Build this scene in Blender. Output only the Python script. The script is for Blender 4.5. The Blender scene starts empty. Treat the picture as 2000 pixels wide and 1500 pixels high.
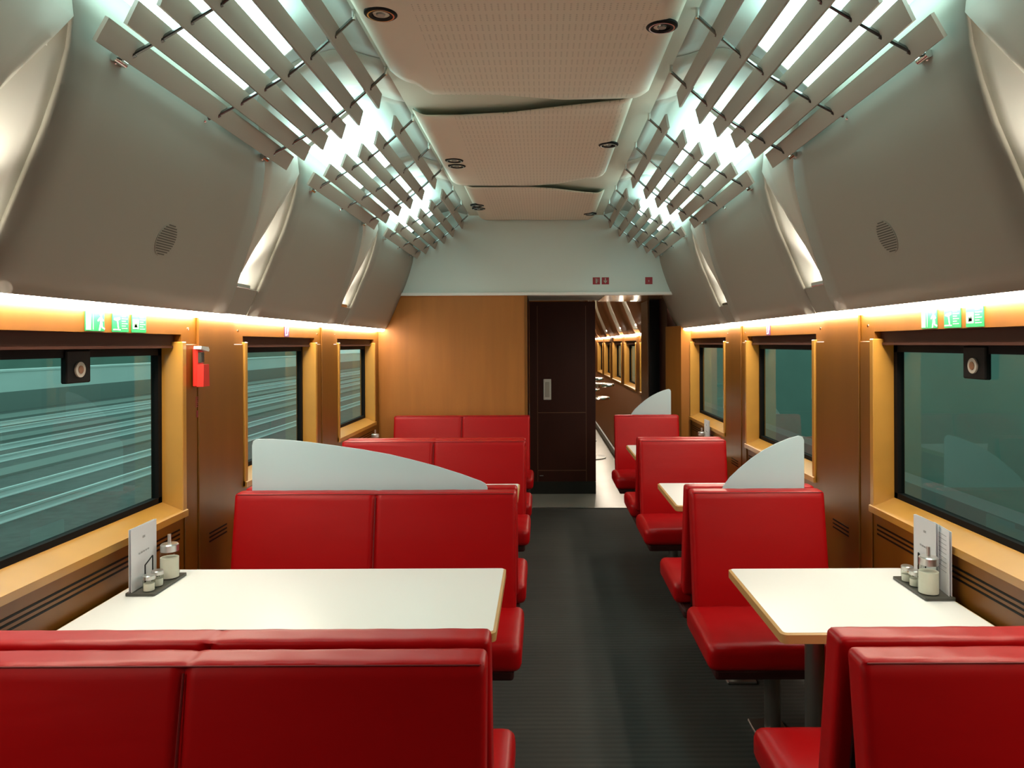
import bpy, bmesh, math, random
from mathutils import Vector, Matrix
random.seed(4)
C = bpy.context.scene.collection
PI = math.pi

# ------------------------------------------------------------------ camera, world, exposure
scene = bpy.context.scene
CAM_Z = 1.594
cam_d = bpy.data.cameras.new('camera')
cam_d.sensor_width = 36.0
cam_d.lens = 1450.0 * 36.0 / 2000.0
cam_d.shift_x = -60.0 / 2000.0
cam_d.shift_y = -78.0 / 2000.0
cam_d.clip_start = 0.05
cam = bpy.data.objects.new('camera', cam_d)
C.objects.link(cam)
cam.location = (0, 0, CAM_Z)
cam.rotation_euler = (PI / 2, math.radians(0.25), 0)
scene.camera = cam
scene.view_settings.view_transform = 'Standard'
scene.view_settings.look = 'None'
scene.view_settings.exposure = 0.0
scene.view_settings.gamma = 1.0
scene.cycles.max_bounces = 10
scene.cycles.diffuse_bounces = 6
scene.cycles.transparent_max_bounces = 12
scene.cycles.sample_clamp_indirect = 6.0
scene.cycles.use_denoising = True

W = bpy.data.worlds.new('world')
scene.world = W
W.use_nodes = True
W.node_tree.nodes['Background'].inputs[0].default_value = (0.42, 0.66, 0.62, 1)
W.node_tree.nodes['Background'].inputs[1].default_value = 1.25

COOL = (0.60, 1.0, 0.97)      # fluorescent tubes
WARM = (1.0, 0.88, 0.72)      # cove strips
NEUT = (1.0, 0.93, 0.78)      # lamps at the wall ribs
L_TUBE, L_COVE, L_RIB, L_FAR = 7.4, 37.0, 60.0, 3.0
RIB_W = 26.0

# ------------------------------------------------------------------ measures of the carriage
XC = -0.055                   # middle of the carriage seen from the camera
PITCH = 1.72
Y_END = 6.75                  # partition at the far end
HW = 1.44                     # half width at the wooden wall
def sx(s, h): return XC + s * h

# ------------------------------------------------------------------ materials
def P(name, col, rough=0.5, metal=0.0, emit=None, strength=0.0, bump=None, vary=None, coat=0.0, spec=0.5):
    m = bpy.data.materials.new(name); m.use_nodes = True
    nt = m.node_tree; b = nt.nodes['Principled BSDF']
    b.inputs['Base Color'].default_value = (*col, 1)
    b.inputs['Roughness'].default_value = rough
    b.inputs['Metallic'].default_value = metal
    b.inputs['Specular IOR Level'].default_value = spec
    b.inputs['Coat Weight'].default_value = coat; b.inputs['Coat Roughness'].default_value = 0.25
    if emit:
        b.inputs['Emission Color'].default_value = (*emit, 1)
        b.inputs['Emission Strength'].default_value = strength
    tc = None
    if bump or vary:
        tc = nt.nodes.new('ShaderNodeTexCoord')
    if vary:   # (scale xyz, amount)
        mp = nt.nodes.new('ShaderNodeMapping'); mp.inputs['Scale'].default_value = vary[0]
        nz = nt.nodes.new('ShaderNodeTexNoise'); nz.inputs['Scale'].default_value = 1.0; nz.inputs['Detail'].default_value = 5
        mx = nt.nodes.new('ShaderNodeMix'); mx.data_type = 'RGBA'
        k = vary[1]
        mx.inputs[6].default_value = (*[c * (1 - k) for c in col], 1)
        mx.inputs[7].default_value = (*[min(1, c * (1 + k)) for c in col], 1)
        nt.links.new(tc.outputs['Object'], mp.inputs[0]); nt.links.new(mp.outputs[0], nz.inputs[0])
        nt.links.new(nz.outputs[0], mx.inputs[0]); nt.links.new(mx.outputs[2], b.inputs['Base Color'])
    if bump:   # (scale xyz, strength, distance)
        mp = nt.nodes.new('ShaderNodeMapping'); mp.inputs['Scale'].default_value = bump[0]
        nz = nt.nodes.new('ShaderNodeTexNoise'); nz.inputs['Scale'].default_value = 1.0; nz.inputs['Detail'].default_value = 4
        bp = nt.nodes.new('ShaderNodeBump'); bp.inputs['Strength'].default_value = bump[1]; bp.inputs['Distance'].default_value = bump[2]
        nt.links.new(tc.outputs['Object'], mp.inputs[0]); nt.links.new(mp.outputs[0], nz.inputs[0])
        nt.links.new(nz.outputs[0], bp.inputs['Height']); nt.links.new(bp.outputs[0], b.inputs['Normal'])
    return m

M = {}
M['wood'] = P('wood_veneer', (0.185, 0.067, 0.0045), 0.38, vary=((9, 9, 1.1), 0.22))
M['wood_frame'] = P('golden_wood', (0.51, 0.25, 0.040), 0.30, coat=0.6, vary=((8, 8, 8), 0.15))
M['wood_panel'] = P('partition_veneer', (0.36, 0.130, 0.018), 0.45, vary=((14, 14, 1.2), 0.2))
M['wood_dark'] = P('dark_door_wood', (0.042, 0.009, 0.004), 0.5, spec=0.25, vary=((20, 20, 2), 0.25))
M['brown'] = P('brown_cladding', (0.15, 0.065, 0.03), 0.35)
M['blind'] = P('brown_blind', (0.05, 0.014, 0.006), 0.6, spec=0.2)
M['leather'] = P('red_leather', (0.40, 0.003, 0.005), 0.36, bump=((6, 6, 14), 0.2, 0.008), vary=((3, 3, 3), 0.10), spec=0.25)
M['seam'] = P('dark_red_stitching', (0.16, 0.003, 0.004), 0.6)
M['shell'] = P('seat_underside', (0.035, 0.006, 0.006), 0.5)
M['laminate'] = P('white_laminate', (0.79, 0.81, 0.79), 0.32)
M['edge'] = P('beech_edge', (0.55, 0.32, 0.12), 0.4)
M['steel'] = P('brushed_steel', (0.30, 0.30, 0.28), 0.35, 0.9)
M['lid'] = P('satin_lid', (0.60, 0.59, 0.57), 0.28, 0.92)
M['groove'] = P('panel_slots', (0.085, 0.078, 0.06), 0.7)
M['chrome'] = P('chrome', (0.75, 0.72, 0.70), 0.14, 1.0)
M['rodm'] = P('rod_metal', (0.22, 0.22, 0.21), 0.22, 0.9)
M['black'] = P('black_plastic', (0.004, 0.004, 0.004), 0.5, spec=0.15)
M['gasket'] = P('black_rubber', (0.005, 0.004, 0.004), 0.7, spec=0.15)
M['tray'] = P('anthracite_tray', (0.055, 0.055, 0.045), 0.4)
M['panel'] = P('grey_wall_panel', (0.29, 0.272, 0.228), 0.6)
M['sail'] = P('white_reflector', (0.74, 0.73, 0.67), 0.45)
M['cover'] = P('pale_cover', (0.50, 0.48, 0.41), 0.55)
M['slat'] = P('grey_slat', (0.36, 0.325, 0.275), 0.55)
M['roof'] = P('ceiling_grey', (0.55, 0.57, 0.47), 0.7)
M['side'] = P('ceiling_side', (0.44, 0.46, 0.42), 0.6)
M['header'] = P('header_white', (0.60, 0.68, 0.64), 0.55)
M['white'] = P('white_paint', (0.8, 0.8, 0.76), 0.5)
M['paper'] = P('white_paper', (0.80, 0.80, 0.84), 0.6)
M['ink'] = P('grey_ink', (0.36, 0.36, 0.38), 0.7)
M['sugar'] = P('white_sugar', (0.86, 0.84, 0.76), 0.7)
M['green'] = P('sign_green', (0.01, 0.27, 0.085), 0.45)
M['signwhite'] = P('sign_white', (0.8, 0.85, 0.72), 0.5)
M['signpale'] = P('sign_pale_green', (0.32, 0.62, 0.38), 0.5)
M['signred'] = P('sign_red', (0.30, 0.018, 0.025), 0.45)
M['purple'] = P('sign_purple', (0.10, 0.02, 0.10), 0.5)
M['red'] = P('hammer_red', (0.85, 0.03, 0.02), 0.4)
M['vinyl'] = P('grey_vinyl', (0.40, 0.39, 0.34), 0.22, vary=((1.5, 1.5, 1.5), 0.12))
M['plinth'] = P('black_plinth', (0.012, 0.014, 0.011), 0.35)
M['soffit'] = P('glossy_soffit', (0.33, 0.25, 0.16), 0.16)
M['ballast'] = P('grey_ballast', (0.15, 0.16, 0.15), 0.9, vary=((5, 5, 5), 0.35))
M['rail'] = P('rail_steel', (0.85, 0.88, 0.88), 0.5)
M['concrete'] = P('pale_concrete', (0.85, 0.90, 0.87), 0.8, vary=((0.5, 0.25, 1.5), 0.12))
M['concrete2'] = P('grey_concrete', (0.27, 0.30, 0.28), 0.8)
M['tunnel'] = P('green_grey_concrete', (0.22, 0.33, 0.28), 0.8, vary=((0.4, 0.4, 1.2), 0.25))
M['hedge'] = P('dark_bank', (0.10, 0.14, 0.11), 0.9)
M['tube'] = P('lit_diffuser', (0.9, 0.9, 0.9), 0.5, emit=COOL, strength=L_TUBE)
M['cove'] = P('lit_cove_strip', (0.9, 0.9, 0.8), 0.5, emit=WARM, strength=L_COVE)
M['bulb'] = P('lit_lamp', (0.9, 0.9, 0.8), 0.5, emit=NEUT, strength=L_RIB)
M['farglow'] = P('far_glow', (0.9, 0.9, 0.8), 0.5, emit=(1, 0.78, 0.5), strength=L_FAR)  # glow for the added bistro fill lamps and the passage glint

def carpet():
    m = P('ribbed_carpet', (0.05, 0.05, 0.043), 0.75)
    nt = m.node_tree; b = nt.nodes['Principled BSDF']
    tc = nt.nodes.new('ShaderNodeTexCoord')
    wv = nt.nodes.new('ShaderNodeTexWave'); wv.bands_direction = 'Y'
    wv.inputs['Scale'].default_value = 9.0; wv.inputs['Distortion'].default_value = 0.35; wv.inputs['Detail Scale'].default_value = 3
    nz = nt.nodes.new('ShaderNodeTexNoise'); nz.inputs['Scale'].default_value = 3.0
    mx = nt.nodes.new('ShaderNodeMix'); mx.data_type = 'RGBA'
    mx.inputs[6].default_value = (0.036, 0.037, 0.033, 1); mx.inputs[7].default_value = (0.075, 0.074, 0.064, 1)
    bp = nt.nodes.new('ShaderNodeBump'); bp.inputs['Strength'].default_value = 0.4; bp.inputs['Distance'].default_value = 0.004
    nt.links.new(tc.outputs['Object'], wv.inputs[0]); nt.links.new(tc.outputs['Object'], nz.inputs[0])
    ad = nt.nodes.new('ShaderNodeMath'); ad.operation = 'MULTIPLY'
    nt.links.new(wv.outputs['Fac'], ad.inputs[0]); nt.links.new(nz.outputs[0], ad.inputs[1])
    nt.links.new(ad.outputs[0], mx.inputs[0]); nt.links.new(mx.outputs[2], b.inputs['Base Color'])
    nt.links.new(wv.outputs['Fac'], bp.inputs['Height']); nt.links.new(bp.outputs[0], b.inputs['Normal'])
    return m
M['carpet'] = carpet()

def perforated():
    base, hole = (0.68, 0.61, 0.50), (0.46, 0.41, 0.33)
    m = P('perforated_ceiling', base, 0.6)
    nt = m.node_tree; b = nt.nodes['Principled BSDF']
    tc = nt.nodes.new('ShaderNodeTexCoord'); sp = nt.nodes.new('ShaderNodeSeparateXYZ')
    nt.links.new(tc.outputs['Object'], sp.inputs[0])
    def mth(op, a, bb=None, clamp=False):
        n = nt.nodes.new('ShaderNodeMath'); n.operation = op; n.use_clamp = clamp
        for i, v in enumerate((a, bb)):
            if v is None: continue
            if isinstance(v, (int, float)): n.inputs[i].default_value = v
            else: nt.links.new(v, n.inputs[i])
        return n.outputs[0]
    x, y = sp.outputs[0], sp.outputs[1]
    def cell(v, p):   # distance to the cell centre
        return mth('ABSOLUTE', mth('SUBTRACT', mth('FRACT', mth('DIVIDE', v, p)), 0.5))
    dx = mth('MULTIPLY', cell(x, 0.022), 0.022); dy = mth('MULTIPLY', cell(y, 0.0135), 0.0135)
    r2 = mth('ADD', mth('MULTIPLY', dx, dx), mth('MULTIPLY', dy, dy))
    dot = mth('LESS_THAN', r2, 0.0037 ** 2)
    band = mth('LESS_THAN', cell(y, 0.081), 0.38)
    inx = mth('LESS_THAN', mth('ABSOLUTE', mth('ADD', x, 0.02)), 0.41)
    k = mth('MULTIPLY', mth('MULTIPLY', dot, band), inx)
    mx = nt.nodes.new('ShaderNodeMix'); mx.data_type = 'RGBA'
    mx.inputs[6].default_value = (*base, 1); mx.inputs[7].default_value = (*hole, 1)
    nt.links.new(k, mx.inputs[0]); nt.links.new(mx.outputs[2], b.inputs['Base Color'])
    return m
M['perf'] = perforated()

def glass(name, tint, ior, rough=0.0):
    m = bpy.data.materials.new(name); m.use_nodes = True
    nt = m.node_tree; nt.nodes.remove(nt.nodes['Principled BSDF'])
    out = nt.nodes['Material Output']
    tr = nt.nodes.new('ShaderNodeBsdfTransparent'); tr.inputs[0].default_value = (*tint, 1)
    gl = nt.nodes.new('ShaderNodeBsdfGlossy'); gl.inputs['Roughness'].default_value = rough
    fr = nt.nodes.new('ShaderNodeFresnel'); fr.inputs[0].default_value = ior
    mx = nt.nodes.new('ShaderNodeMixShader')
    ge = nt.nodes.new('ShaderNodeNewGeometry'); iv = nt.nodes.new('ShaderNodeMath'); iv.operation = 'SUBTRACT'; iv.inputs[0].default_value = 1.0
    mu = nt.nodes.new('ShaderNodeMath'); mu.operation = 'MULTIPLY'     # only the face towards the viewer reflects
    nt.links.new(ge.outputs['Backfacing'], iv.inputs[1]); nt.links.new(fr.outputs[0], mu.inputs[0]); nt.links.new(iv.outputs[0], mu.inputs[1])
    nt.links.new(mu.outputs[0], mx.inputs[0]); nt.links.new(tr.outputs[0], mx.inputs[1])
    nt.links.new(gl.outputs[0], mx.inputs[2]); nt.links.new(mx.outputs[0], out.inputs[0])
    return m
M['pane'] = glass('window_glass', (0.80, 0.93, 0.90), 1.45)
M['jar'] = glass('jar_glass', (0.86, 0.88, 0.84), 1.35)

def frosted():
    m = bpy.data.materials.new('frosted_glass'); m.use_nodes = True
    nt = m.node_tree; out = nt.nodes['Material Output']; b = nt.nodes['Principled BSDF']
    b.inputs['Base Color'].default_value = (0.70, 0.83, 0.87, 1); b.inputs['Roughness'].default_value = 0.5
    tl = nt.nodes.new('ShaderNodeBsdfTranslucent'); tl.inputs[0].default_value = (0.72, 0.87, 0.92, 1)
    tr = nt.nodes.new('ShaderNodeBsdfTransparent'); tr.inputs[0].default_value = (0.85, 0.95, 0.92, 1)
    m1 = nt.nodes.new('ShaderNodeMixShader'); m1.inputs[0].default_value = 0.45
    m2 = nt.nodes.new('ShaderNodeMixShader'); m2.inputs[0].default_value = 0.06
    nt.links.new(b.outputs[0], m1.inputs[1]); nt.links.new(tl.outputs[0], m1.inputs[2])
    nt.links.new(m1.outputs[0], m2.inputs[1]); nt.links.new(tr.outputs[0], m2.inputs[2])
    nt.links.new(m2.outputs[0], out.inputs[0])
    return m
M['frost'] = frosted()

# ------------------------------------------------------------------ mesh helpers
def box(bm, x0, x1, y0, y1, z0, z1, bev=0.0, seg=2):
    n0 = len(bm.verts)
    r = bmesh.ops.create_cube(bm, size=1.0)
    vs = r['verts']
    x0, x1 = min(x0, x1), max(x0, x1)
    bmesh.ops.scale(bm, vec=(x1 - x0, y1 - y0, z1 - z0), verts=vs)
    bmesh.ops.translate(bm, vec=((x0 + x1) / 2, (y0 + y1) / 2, (z0 + z1) / 2), verts=vs)
    if bev > 0:
        es = list({e for v in vs for e in v.link_edges})
        bmesh.ops.bevel(bm, geom=es, offset=bev, segments=seg, affect='EDGES', profile=0.5)

def tube(bm, p0, p1, r, n=12, r1=None):
    p0, p1 = Vector(p0), Vector(p1)
    d = p1 - p0
    q = d.to_track_quat('Z', 'Y').to_matrix().to_4x4()
    mat = Matrix.Translation((p0 + p1) / 2) @ q
    bmesh.ops.create_cone(bm, cap_ends=True, segments=n, radius1=r, radius2=r if r1 is None else r1, depth=d.length, matrix=mat)

def lathe(bm, prof, n=24, c=(0, 0, 0)):
    rings = []
    for r, z in prof:
        if r < 1e-5: rings.append([bm.verts.new((c[0], c[1], c[2] + z))])
        else: rings.append([bm.verts.new((c[0] + r * math.cos(2 * PI * k / n), c[1] + r * math.sin(2 * PI * k / n), c[2] + z)) for k in range(n)])
    for a, b in zip(rings, rings[1:]):
        for k in range(n):
            f = [a[k % len(a)], a[(k + 1) % len(a)], b[(k + 1) % len(b)], b[k % len(b)]]
            u = []
            for v in f:
                if v not in u: u.append(v)
            if len(u) > 2:
                try: bm.faces.new(u)
                except ValueError: pass

def prism(bm, pts, a0, a1, fn):
    """closed outline pts (u,v) swept from a0 to a1; fn(u,v,a) gives a point"""
    A = [bm.verts.new(fn(u, v, a0)) for u, v in pts]; B = [bm.verts.new(fn(u, v, a1)) for u, v in pts]
    n = len(pts)
    bm.faces.new(A); bm.faces.new(B[::-1])
    for k in range(n): bm.faces.new([A[k], B[k], B[(k + 1) % n], A[(k + 1) % n]])

def cushion(bm, x0, x1, y0, y1, z0, z1, r, nx=24, ny=6, nz=16, warp=None):
    """a rounded box made of a fine grid; warp(p, n) may push its points"""
    n0 = set(bm.verts)
    def face(o, u, v, nu, nv):
        g = [[bm.verts.new(Vector(o) + Vector(u) * (i / nu) + Vector(v) * (j / nv)) for j in range(nv + 1)] for i in range(nu + 1)]
        for i in range(nu):
            for j in range(nv): bm.faces.new([g[i][j], g[i + 1][j], g[i + 1][j + 1], g[i][j + 1]])
    X, Y, Z = x1 - x0, y1 - y0, z1 - z0
    face((x0, y0, z0), (X, 0, 0), (0, 0, Z), nx, nz); face((x0, y1, z0), (0, 0, Z), (X, 0, 0), nz, nx)
    face((x0, y0, z0), (0, 0, Z), (0, Y, 0), nz, ny); face((x1, y0, z0), (0, Y, 0), (0, 0, Z), ny, nz)
    face((x0, y0, z0), (0, Y, 0), (X, 0, 0), ny, nx); face((x0, y0, z1), (X, 0, 0), (0, Y, 0), nx, ny)
    vs = [v for v in bm.verts if v not in n0]
    for v in vs:
        p = v.co
        # squeeze grid lines toward the rounded rims so the rounding is smooth
        q = Vector((min(max(p.x, x0 + r), x1 - r), min(max(p.y, y0 + min(r, Y / 2)), y1 - min(r, Y / 2)), min(max(p.z, z0 + r), z1 - r)))
        d = p - q
        nrm = d.normalized() if d.length > 1e-9 else Vector((0, 0, 0))
        v.co = q + nrm * r if d.length > 1e-9 else p
        if warp: v.co = warp(v.co.copy(), nrm)
    bmesh.ops.remove_doubles(bm, verts=vs, dist=1e-4)

def obj(name, bm, mat, parent=None, smooth=False, loc=None):
    bmesh.ops.recalc_face_normals(bm, faces=bm.faces[:])
    me = bpy.data.meshes.new(name); bm.to_mesh(me); bm.free()
    me.materials.append(M[mat] if isinstance(mat, str) else mat)
    if smooth:
        for p in me.polygons: p.use_smooth = True
        me.set_sharp_from_angle(angle=math.radians(35)) if hasattr(me, 'set_sharp_from_angle') else None
    o = bpy.data.objects.new(name, me); C.objects.link(o)
    if parent: o.parent = parent
    if loc: o.location = loc
    return o
def tag(o, label=None, cat=None, group=None, kind=None):
    if label: o['label'] = label
    if cat: o['category'] = cat
    if group: o['group'] = group
    if kind: o['kind'] = kind
    return o
def thing(name, label, cat, loc=(0, 0, 0), rz=0.0, group=None):
    o = bpy.data.objects.new(name, None); C.objects.link(o)
    o.empty_display_size = 0.1
    o.location = loc; o.rotation_euler = (0, 0, rz)
    return tag(o, label, cat, group)
def struct(name, bm, mat, parent=None, smooth=False):
    return tag(obj(name, bm, mat, parent, smooth), kind='structure')
def dup(root, loc, label, rz=None):
    r = root.copy(); C.objects.link(r); r.location = loc; r['label'] = label
    if rz is not None: r.rotation_euler = (0, 0, rz)
    for ch in list(root.children):
        c = ch.copy(); C.objects.link(c); c.parent = r
        for g in list(ch.children):
            d = g.copy(); C.objects.link(d); d.parent = c
    return r
B = bmesh.new

# ================================================================== the setting
Y0, Y_FAR = -1.2, 20.0
bm = B(); box(bm, -1.6, 1.5, Y0, 7.2, -0.06, 0.0); struct('floor', bm, 'carpet')
bm = B(); box(bm, -1.6, 1.5, 7.2, Y_FAR, -0.06, 0.0); struct('floor', bm, 'vinyl')
bm = B(); box(bm, -1.45, 1.3, 7.19, 7.215, 0.0, 0.006); struct('trim_1', bm, 'steel')

# roof vault above everything
bm = B()
prof = [(1.60, 1.72), (1.60, 2.0), (1.5, 2.42), (1.3, 2.72), (1.0, 2.88), (0.7, 2.93), (0.35, 2.86), (0.0, 2.85)]
full = [(sx(-1, h), z) for h, z in prof] + [(sx(1, h), z) for h, z in prof[-2::-1]]
outer = [(x + (x - XC) * 0.04, z + 0.06) for x, z in full]
prism(bm, full + outer[::-1], Y0, 8.1, lambda u, v, a: (u, a, v))
struct('ceiling', bm, 'roof', smooth=True)
bm = B(); box(bm, sx(-1, 0.605), sx(1, 0.605), Y0, Y_END, 2.764, 2.79); struct('ceiling_inner', bm, 'roof')
bm = B(); box(bm, -1.65, 1.55, Y0 - 0.05, Y0, 0, 2.95); struct('wall_back', bm, 'wood_dark')

# windows on each side: (y0, y1)
WIN = {-1: [(-0.4, 1.02), (1.55, 3.07), (3.70, 4.86), (5.40, 6.56)],
       1: [(-0.4, 1.02), (1.55, 3.10), (3.76, 5.02), (5.62, 6.92)]}
FARWIN = [(8.55, 9.15), (9.5, 10.5), (11.0, 12.5), (13.0, 14.6), (15.1, 16.6), (17.1, 18.6)]
Z_SILL, Z_TOP = 0.91, 1.64
def wood_wall(name, s, y0, y1, wins):
    bm = B(); ha, hb = HW, HW + 0.12
    box(bm, sx(s, ha), sx(s, hb), y0, y1, 0.0, Z_SILL)
    box(bm, sx(s, ha), sx(s, hb), y0, y1, Z_TOP, 1.80)
    ys = [y0] + [v for w in wins for v in w] + [y1]
    for a, b in zip(ys[::2], ys[1::2]):
        box(bm, sx(s, ha), sx(s, hb), a, b, Z_SILL, Z_TOP)
        # raised pilaster in front of each pier
        if b - a > 0.3:
            m_ = 0.07
            box(bm, sx(s, ha - 0.012), sx(s, ha), a + m_ + 0.06, b - m_ - 0.06, 0.02, 1.745, 0.003, 1)
            box(bm, sx(s, ha - 0.007), sx(s, ha), a + 0.015, a + m_ + 0.055, 0.02, 1.60, 0.002, 1)
            box(bm, sx(s, ha - 0.007), sx(s, ha), b - m_ - 0.055, b - 0.015, 0.02, 1.60, 0.002, 1)
    return struct(name, bm, 'wood')
wl = wood_wall('wall_left', -1, Y0, Y_END + 0.02, WIN[-1])
wr = wood_wall('wall_right', 1, Y0, 7.28, WIN[1])
wf = wood_wall('wall_right_bistro', 1, 7.9, Y_FAR, FARWIN)
# vent slots under the windows, screws on the piers
def vents(s, par, wins):
    for a, b in wins:
        bm = B()
        for z in (0.798, 0.816, 0.834): box(bm, sx(s, HW - 0.0015), sx(s, HW + 0.01), a + 0.02, b - 0.02, z, z + 0.007)
        struct('vent_slots', bm, 'black', par)
    for (a, b), (c, d) in zip(wins, wins[1:]):
        bm = B()
        for z in (0.72, 0.738, 0.756): box(bm, sx(s, HW - 0.0135), sx(s, HW - 0.005), (b + c) / 2 - 0.09, (b + c) / 2 + 0.09, z, z + 0.007)
        struct('pier_vent', bm, 'black', par)
        bm = B()
        for y in (b + 0.06, c - 0.06): tube(bm, (sx(s, HW - 0.002), y, 1.665), (sx(s, HW + 0.004), y, 1.665), 0.006, 10)
        struct('screw_heads', bm, 'chrome', par)
vents(-1, wl, WIN[-1][1:]); vents(1, wr, WIN[1][1:])

wn = 0
def window(s, a, b, latch_y=None):
    global wn
    wn += 1
    r = tag(bpy.data.objects.new('window_%d' % wn, None), kind='structure'); C.objects.link(r)
    bm = B()
    # sill slopes up to the pane, jambs and head are flat boards; all stand a little proud of the wall
    prism(bm, [(HW - 0.022, Z_SILL - 0.022), (HW - 0.022, Z_SILL + 0.004), (HW + 0.085, Z_SILL + 0.048), (HW + 0.085, Z_SILL - 0.022)], a - 0.012, b + 0.012,
          lambda u, v, t: (sx(s, u), t, v))
    for y in (a, b):
        i = 1 if y == a else -1
        box(bm, sx(s, HW - 0.016), sx(s, HW + 0.085), min(y - i * 0.012, y + i * 0.022), max(y - i * 0.012, y + i * 0.022), Z_SILL - 0.02, Z_TOP - 0.03, 0.003, 1)
    struct('window_frame', bm, 'wood_frame', r)
    bm = B()
    box(bm, sx(s, HW + 0.028), sx(s, HW + 0.08), a + 0.0, b - 0.0, Z_TOP - 0.045, Z_TOP - 0.001)
    box(bm, sx(s, HW + 0.022), sx(s, HW + 0.05), a + 0.02, b - 0.02, Z_TOP - 0.056, Z_TOP - 0.046)
    struct('roller_blind', bm, 'blind', r)
    bm = B()
    for z0, z1 in ((Z_SILL + 0.03, Z_SILL + 0.065), (Z_TOP - 0.085, Z_TOP - 0.04)):
        box(bm, sx(s, HW + 0.07), sx(s, HW + 0.10), a + 0.015, b - 0.015, z0, z1)
    for y0, y1 in ((a + 0.012, a + 0.05), (b - 0.05, b - 0.012)):
        box(bm, sx(s, HW + 0.07), sx(s, HW + 0.10), y0, y1, Z_SILL + 0.03, Z_TOP - 0.045)
    struct('gasket', bm, 'gasket', r)
    bm = B(); box(bm, sx(s, HW + 0.084), sx(s, HW + 0.088), a + 0.02, b - 0.02, Z_SILL + 0.04, Z_TOP - 0.05)
    struct('pane', bm, 'pane', r)
    if latch_y:
        bm = B(); box(bm, sx(s, HW + 0.06), sx(s, HW + 0.082), latch_y - 0.065, latch_y + 0.065, 1.47, Z_TOP - 0.06, 0.004, 1)
        l = struct('latch_plate', bm, 'black', r)
        bm = B()
        n = 28
        for r0, r1, t in ((0.026, 0.0, 0.004),):
            tube(bm, (sx(s, HW + 0.061), latch_y, 1.515), (sx(s, HW + 0.054), latch_y, 1.515), 0.026, 28)
        k = struct('latch_ring', bm, 'slat', l)
        bm = B(); tube(bm, (sx(s, HW + 0.055), latch_y, 1.515), (sx(s, HW + 0.0525), latch_y, 1.515), 0.014, 24)
        struct('latch_knob', bm, 'brown', l)
for s in (-1, 1):
    for k, (a, b) in enumerate(WIN[s]):
        if k == 0: continue
        window(s, a, b, 2.49 if k == 1 else None)
for a, b in FARWIN: window(1, a, b)
# the bay behind the camera keeps its windows too
for s in (-1, 1): window(s, *WIN[s][0])

# ------------------------------------------------------------------ curved upper wall panels (one per bay and side)
PROF = [(1.372, 1.735), (1.330, 1.81), (1.282, 1.92), (1.235, 2.03), (1.188, 2.14), (1.150, 2.25), (1.125, 2.34), (1.114, 2.42), (1.122, 2.50), (1.122, 2.57),
        (1.090, 2.65), (1.02, 2.72), (0.92, 2.775), (0.80, 2.805), (0.72, 2.80), (0.65, 2.777), (0.60, 2.767)]
def prof_h(z):
    for (h0, z0), (h1, z1) in zip(PROF[:10], PROF[1:10]):
        if z <= z1: return h0 + (h1 - h0) * (z - z0) / (z1 - z0)
    return PROF[9][0]
def d_end(i):     # how far a panel's far edge is drawn back, by profile step
    t = min(1.0, i / 9.0)
    return 0.0 - 0.30 * t ** 1.3
tn = 1
MODS = [-1, 0, 1, 2]            # bays; bay -1 is behind the camera
M0 = 1.86                       # near edge of bay 0's panel
def panel(s, k, y0, y1, mat='panel', lower=True):
    global tn
    tn += 1
    bm = B(); ny = 10
    g = []
    for i, (h, z) in enumerate(PROF):
        if (i > 9) if lower else (i < 9): continue
        yb = y1 + d_end(i) if k < 2 else y1
        g.append([bm.verts.new((sx(s, h), y0 + (yb - y0) * j / ny, z)) for j in range(ny + 1)])
    for i in range(len(g) - 1):
        for j in range(ny): bm.faces.new([g[i][j], g[i + 1][j], g[i + 1][j + 1], g[i][j + 1]])
    o = struct('trim_%d' % tn, bm, mat, smooth=True)
    md = o.modifiers.new('thick', 'SOLIDIFY'); md.thickness = 0.014; md.offset = -1
    # keep the visible skin: thickness goes outward
    me = o.data
    c = me.polygons[0].normal
    if c.x * s > 0: me.flip_normals()
    return o
panels = {}
for s in (-1, 1):
    for k in MODS:
        y0 = M0 + PITCH * k
        y1 = min(y0 + 1.48, Y_END) if k < 2 else Y_END
        panel(s, k, y0, 7.24 if (s > 0 and k == 2) else y1)
        panels[s, k] = panel(s, k, y0, y1, 'side', False)
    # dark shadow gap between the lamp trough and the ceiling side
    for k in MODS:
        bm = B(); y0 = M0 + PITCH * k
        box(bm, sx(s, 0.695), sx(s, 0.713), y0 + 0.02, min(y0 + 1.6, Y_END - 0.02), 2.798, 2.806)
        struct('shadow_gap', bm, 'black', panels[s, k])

# backing behind the gaps between the panels
for s in (-1, 1):
    bm = B(); g = []
    for h, z in PROF[6:]:
        g.append([bm.verts.new((sx(s, h + (0.05 if z < 2.7 else 0.01)), y, z + (0.0 if z < 2.7 else 0.022))) for y in (Y0, Y_END)])
    for a, b in zip(g, g[1:]): bm.faces.new([a[0], b[0], b[1], a[1]])
    o = struct('trim_%d' % (tn + 1), bm, 'sail', smooth=True); tn += 1
    md = o.modifiers.new('thick', 'SOLIDIFY'); md.thickness = 0.008; md.offset = 0

SIDE = {-1: 'left', 1: 'right'}
ORD = {-1: 'just behind', 0: 'nearest', 1: 'middle', 2: 'farthest'}
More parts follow.
